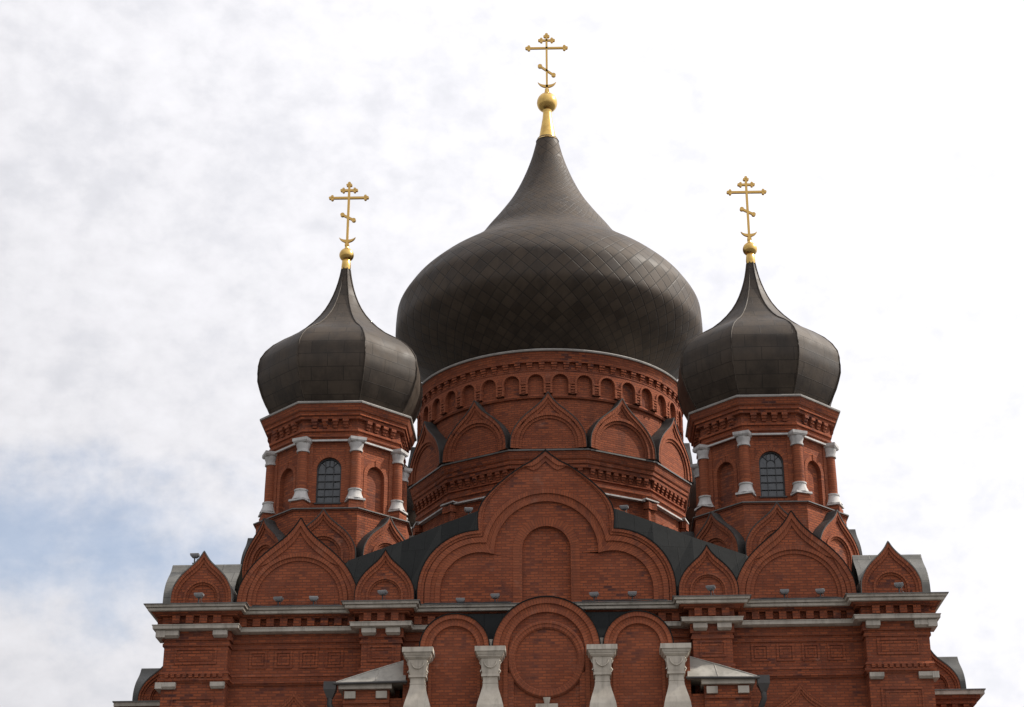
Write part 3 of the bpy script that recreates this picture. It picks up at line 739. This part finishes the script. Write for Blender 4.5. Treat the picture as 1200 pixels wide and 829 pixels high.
def make_small_dome():
    ph = radians(22.5)
    zk = [28.3, 28.9, 29.5, 30.1, 30.7, 31.2, 31.7, 32.2, 32.8, 33.5, 34.3, 35.0, 35.65]
    rk = [2.58, 2.98, 3.25, 3.40, 3.39, 3.17, 2.70, 1.95, 1.31, .80, .45, .26, .15]
    pr = pchip(zk, rk, 46)
    m = MB(); L = [0.0]
    for a, b in zip(pr, pr[1:]): L.append(L[-1] + hypot(a[0]-b[0], a[1]-b[1]))
    for k in range(8):
        a0, a1 = ph + k*pi/4, ph + (k+1)*pi/4; nn = 6; rows = []; uv = []
        for i, (r, z) in enumerate(pr):
            row = []; u = []
            for j in range(nn+1):
                f = j/nn; x = r*(sin(a0)*(1-f) + sin(a1)*f); y = -r*(cos(a0)*(1-f) + cos(a1)*f)
                bl = 1 + .008*4*f*(1-f)                           # each gore is a little pillowed
                row.append((x*bl, y*bl, z)); u.append(((f-.5)*r*.765 + k*3.37 + .3, L[i]))
            rows.append(row); uv.append(u)
        m.grid(rows, 0, False, True, uv)
        m.tube([(r*1.003*sin(a0), -r*1.003*cos(a0), z) for r, z in pr[::2]], .032, 6, 0, False)
    d = m.build('onion_dome', 'dome_sheet', CA)
    m = MB(); m.lathe([(.19, 35.45), (.20, 35.6), (.175, 35.9), (.16, 35.92)], 20); m.build('neck', 'gold', d)
    m = MB(); m.lathe([(.02, 35.84)] + [(.305*sin(a), 36.14 - .305*cos(a)*(.93 if a < pi/2 else 1.05)) for a in [pi*k/16 for k in range(2, 15)]] + [(.09, 36.5), (.075, 36.6)], 28); m.build('gilded_ball', 'gold', d)
    m = cross_mesh(.95, .86, .38, .24, .13, 39.66, 36.56, 38.86, 39.22, 37.92, 37.08, .36, .048); m.build('cross', 'cross', d)
    return d
YT, XT, YC = 7.2, 8.4, 15.6
tw0 = make_tower(); dm0 = make_small_dome()
tw0.location = dm0.location = (-8.33, YT, 0)
for x, y in ((8.53, YT), (-XT, 2*YC - YT), (XT, 2*YC - YT)):
    dup(tw0, CA, (x, y, 0)); dup(dm0, CA, (x - (.05 if y < 10 and x > 0 else 0), y, 0))

# ------------------------------------------------------------------ central drum and dome
def make_drum():
    ph = radians(15); m = MB()
    # twelve-sided lower tier
    m.lathe([(5.85, 18.5), (5.85, 26.52), (5.95, 26.56), (5.95, 26.74), (6.02, 26.78), (6.02, 26.92), (5.93, 26.95), (5.93, 27.06), (6.0, 27.08), (6.0, 27.14), (5.94, 27.15), (5.94, 27.5), (6.1, 27.52), (6.1, 27.66), (6.16, 27.7), (6.16, 27.84), (6.22, 27.9), (6.28, 28.16), (6.28, 28.2)], 12, 0, ph, False)
    o = ring(12, 5.94, ph)
    for i in range(12): dentils(m, o[i], o[(i+1) % 12], 27.18, 27.5, .15, .37, .2)
    # corner pilasters and arch heads of the lower tier
    for k in range(12):
        m.T = facet(k, 12, 5.85*cos(ph)); hw = 5.85*sin(ph)
        for s in (-1, 1): m.box(s*hw-.24, s*hw+.24, -.10, .1, 21, 26.2); m.box(s*hw-.3, s*hw+.3, -.16, .1, 26.2, 26.5)
        m.band(arch(.72, 25.35, 21, 12), arch(.55, 25.35, 21, 12), -.09, .02, 2, True)
    m.T = None
    # round upper drum
    m.lathe([(5.70, 28.2), (5.70, 30.66), (5.80, 30.68), (5.83, 30.76), (5.80, 30.82), (5.76, 30.83), (5.76, 31.86), (5.92, 31.862), (5.92, 31.9), (5.86, 31.92), (5.86, 32.22), (6.02, 32.23), (6.02, 32.34), (6.06, 32.4), (6.10, 32.58), (6.14, 32.66)], 144, 0, 0, True, u0=5.85)
    m.poly([(x, y, 28.2) for x, y in ring(12, 6.25, ph)])
    o = ring(72, 5.86, 0)
    for i in range(72): dentils(m, o[i], o[(i+1) % 72], 31.93, 32.22, .14, .6, .25)
    dr = m.build('drum', BR, CA)
    # arcade of small niches, wrapped round the drum
    m = MB(lambda p: ((5.9-p[1])*sin(p[0]/5.9), -(5.9-p[1])*cos(p[0]/5.9), p[2])); n = 10; cell = 2*pi*5.9/36; hc = cell/2; z0, zs, zt, op = 30.83, 31.36, 31.86, .335
    base = m.T
    for k in range(36):
        m.T = lambda p, q=(k+.5)*cell: base((p[0]+q, p[1], p[2]))
        inn = arch(op, zs, z0, n, 3); mid = arch(op+.09, zs, z0, n, 3)
        out = [(hc, z) for x, z in inn[:4]] + [(hc*(1 - min(1, 2*max(0, q/n-.5))), zs + (zt-zs)*min(1, 2*q/n)) for q in range(1, n+1)]
        m.band(out, mid, 0, .02, 0, False, 0); m.band(mid, inn, -.055, .15, 2, True)
        for q in range(4): m.box(-hc-.075-.02*q, -hc+.075+.02*q, -.03-.012*q, .02, z0+.07+q*.12, z0+.14+q*.12, 2)
    m.build('arcade', BR, dr)
    m = MB(); m.lathe([(6.06, 32.65), (6.20, 32.66), (6.22, 32.715), (6.18, 32.76), (4.6, 32.82)], 144); m.build('eaves_sheet', 'eaves', dr)
    m = MB(); m.lathe([(6.22, 28.19), (6.35, 28.20), (6.35, 28.26), (5.7, 28.31)], 12, 0, ph, False); m.build('ledge_sheet', 'lip', dr)
    m0 = None
    for k in range(12):
        if not m0:
            m = MB(lambda p: (p[0], p[1] - 5.85*cos(ph), p[2])); m.box(-1.22, 1.22, -.2, .05, 26.5, 26.565); m0 = m.build('capping', 'capital', dr)
            m = MB(lambda p: (p[0], p[1] - 5.85, p[2])); m.box(-.4, .4, -.22, .05, 26.57, 26.63); c1 = m.build('pilaster_capping', 'capital', dr, rotz=ph)
            km = MB(lambda p: (p[0], p[1] - 6.06, p[2])); kok(km, 3.12, 2.22, .22, .3, .38, (.86, .71), .075)
            k0 = km.build('kokoshnik', BR, dr, (0, 0, 28.3))
        else:
            dup(m0, dr, None, k*pi/6); dup(c1, dr, None, ph + k*pi/6); dup(k0, dr, (0, 0, 28.3), k*pi/6)
    return dr
def make_main_dome():
    zk = [32.8, 33.3, 34.0, 35.0, 36.0, 37.0, 38.0, 39.0, 40.0, 40.7, 41.4, 42.2, 43.2, 44.4, 45.5, 46.55]
    rk = [3.95, 4.62, 5.45, 6.5, 7.03, 6.98, 6.48, 5.52, 4.2, 3.42, 2.92, 2.34, 1.70, 1.14, .76, .50]
    pr = pchip(zk, rk, 110); NT = 96; n = 144
    # scales shrink towards the neck in three rings of courses, the top one of long plain sheets
    m = MB(); cut = [0, 70, 99, 109]
    for (i0, i1), NT, rmin in zip(zip(cut, cut[1:]), (120, 84, 16), (4.2, 1.3, .7)):
        rows = []; uvs = []; v = 0.0; pv = None
        for r, z in pr[i0:i1+1]:
            if pv:
                ds_ = hypot(r-pv[0], z-pv[1]); v += ds_ / (2*pi*max(r, rmin)/NT) * .5
            pv = (r, z)
            rows.append([(r*sin(2*pi*j/n), -r*cos(2*pi*j/n), z) for j in range(n)]); uvs.append([(NT*.5*j/n*1.0, v + i0*.37) for j in range(n+1)])
        m.grid(rows, 0, True, True, uvs)
    d = m.build('onion_dome', 'shingle', CA)
    m = MB(); m.lathe([(.56, 46.42), (.47, 46.56), (.43, 46.5), (.40, 46.7), (.30, 47.3), (.23, 47.75), (.205, 48.05)], 28); m.build('neck', ['gold'], d)
    m = MB(); m.lathe([(.2, 48.03)] + [(.50*sin(a), 48.60 - .50*cos(a)*(.98 if a < pi/2 else 1.12)) for a in [pi*k/20 for k in range(3, 18)]] + [(.13, 49.16), (.10, 49.4)], 32); m.build('gilded_ball', 'gold', d)
    m = cross_mesh(1.15, 1.07, .43, .33, .26, 52.68, 49.2, 51.77, 52.22, 50.46, 49.93, .47, .05); m.build('cross', 'cross', d)
    return d
dr = make_drum(); md = make_main_dome()
dr.location = md.location = (-.02, YC, 0)

# ------------------------------------------------------------------ floodlights on the ledges
def make_floodlight():
    e = empty('floodlight', (0, 0, 0), 'x', 'floodlight', 'floodlights on the cathedral ledges')
    m = MB()
    m.loft([[(-.11, -.10, .27), (.11, -.10, .27), (.11, .10, .27), (-.11, .10, .27)], [(-.20, -.13, .36), (.20, -.13, .36), (.20, .13, .36), (-.20, .13, .36)], [(-.21, -.14, .44), (.21, -.14, .44), (.21, .14, .44), (-.21, .14, .44)], [(-.19, -.12, .46), (.19, -.12, .46), (.19, .12, .46), (-.19, .12, .46)]])
    for k in range(5): m.box(-.13+k*.06, -.115+k*.06, -.15, -.09, .29, .36)
    m.build('housing', 'lamp_grey', e)
    m = MB(); m.poly([(-.17, -.1, .465), (.17, -.1, .465), (.17, .1, .465), (-.17, .1, .465)]); m.build('lens', 'lens', e)
    m = MB(); m.box(-.1, .1, -.07, .07, 0, .02); m.tube([(0, 0, .02), (0, 0, .27)], .035, 8)
    m.tube([(.05, -.02, .28), (.13, -.03, .2), (.1, -.03, .1), (.2, -.02, .03)], .014, 6)
    m.build('bracket', 'iron', e)
    return e
ZL = 18.88
FL = [(-11.72, -.95, ZL, 'grey floodlight on the ledge before the small corner gable farthest left'),
      (-9.13, -.36, ZL, 'left grey floodlight of the pair before the wide gable below the left tower'),
      (-7.93, -.36, ZL, 'right grey floodlight of the pair before the wide gable below the left tower'),
      (-5.52, -.95, ZL, 'grey floodlight before the small gable between left wide gable and trefoil gable'),
      (-2.93, -.38, ZL-.14, 'low grey floodlight before the trefoil gable, farthest left of its four'),
      (-1.75, -.36, ZL, 'grey floodlight before the trefoil gable, just left of its blind niche'),
      (1.62, -.36, ZL, 'grey floodlight before the trefoil gable, just right of its blind niche'),
      (2.92, -.36, ZL, 'grey floodlight before the trefoil gable, farthest right of its four'),
      (5.55, -.95, ZL, 'grey floodlight before the small gable between trefoil gable and right wide gable'),
      (8.1, -.36, ZL, 'left grey floodlight of the pair before the wide gable below the right tower'),
      (9.32, -.36, ZL, 'right grey floodlight of the pair before the wide gable below the right tower'),
      (11.9, -.95, ZL, 'grey floodlight on the ledge before the small corner gable farthest right'),
      (-12.35, .85, 20.86, 'dark-looking floodlight standing on the metal roof beside the leftmost corner gable'),
      (-2.85, 2.3, 22.9, 'floodlight on the dark roof slope just left of the trefoil gable'),
      (2.80, 2.3, 22.9, 'floodlight on the dark roof slope just right of the trefoil gable')]
f0 = make_floodlight()
for i, (x, y, z, lab) in enumerate(FL):
    f = f0 if i == 0 else dup(f0)
    f.scale = (.74, .74, .78); f.location = (x, y, z); f['label'] = lab; f.rotation_euler = (0, 0, random.uniform(-.25, .25))
# cables lying along the ledge
def cable(pts, lab):
    m = MB(); P2 = []
    for a, b in zip(pts, pts[1:]):
        n = max(2, int(hypot(b[0]-a[0], b[1]-a[1])/.18))
        for k in range(n):
            f = k/n; P2.append((a[0]+(b[0]-a[0])*f, a[1]+(b[1]-a[1])*f + random.uniform(-.02, .02), a[2]+(b[2]-a[2])*f + abs(random.gauss(0, .012))))
    P2.append(pts[-1]); m.tube(P2, .022, 6)
    o = m.build('power_cable', 'rubber'); o['label'] = lab; o['category'] = 'cable'; o['group'] = 'cables along the cornice ledge'
zc = 18.905
cable([(-10.0, -.45, zc), (-7.0, -.45, zc)], 'black cable along the ledge under the wide gable below the left tower')
cable([(7.0, -.45, zc), (10.0, -.45, zc)], 'black cable along the ledge under the wide gable below the right tower')
cable([(-4.15, -.5, zc), (-2.6, -.46, zc), (-1.2, -.5, zc)], 'black cable along the ledge left of the central round arch')
cable([(1.2, -.5, zc), (2.7, -.46, zc+.02), (4.1, -.52, zc)], 'black cable along the ledge right of the central round arch')
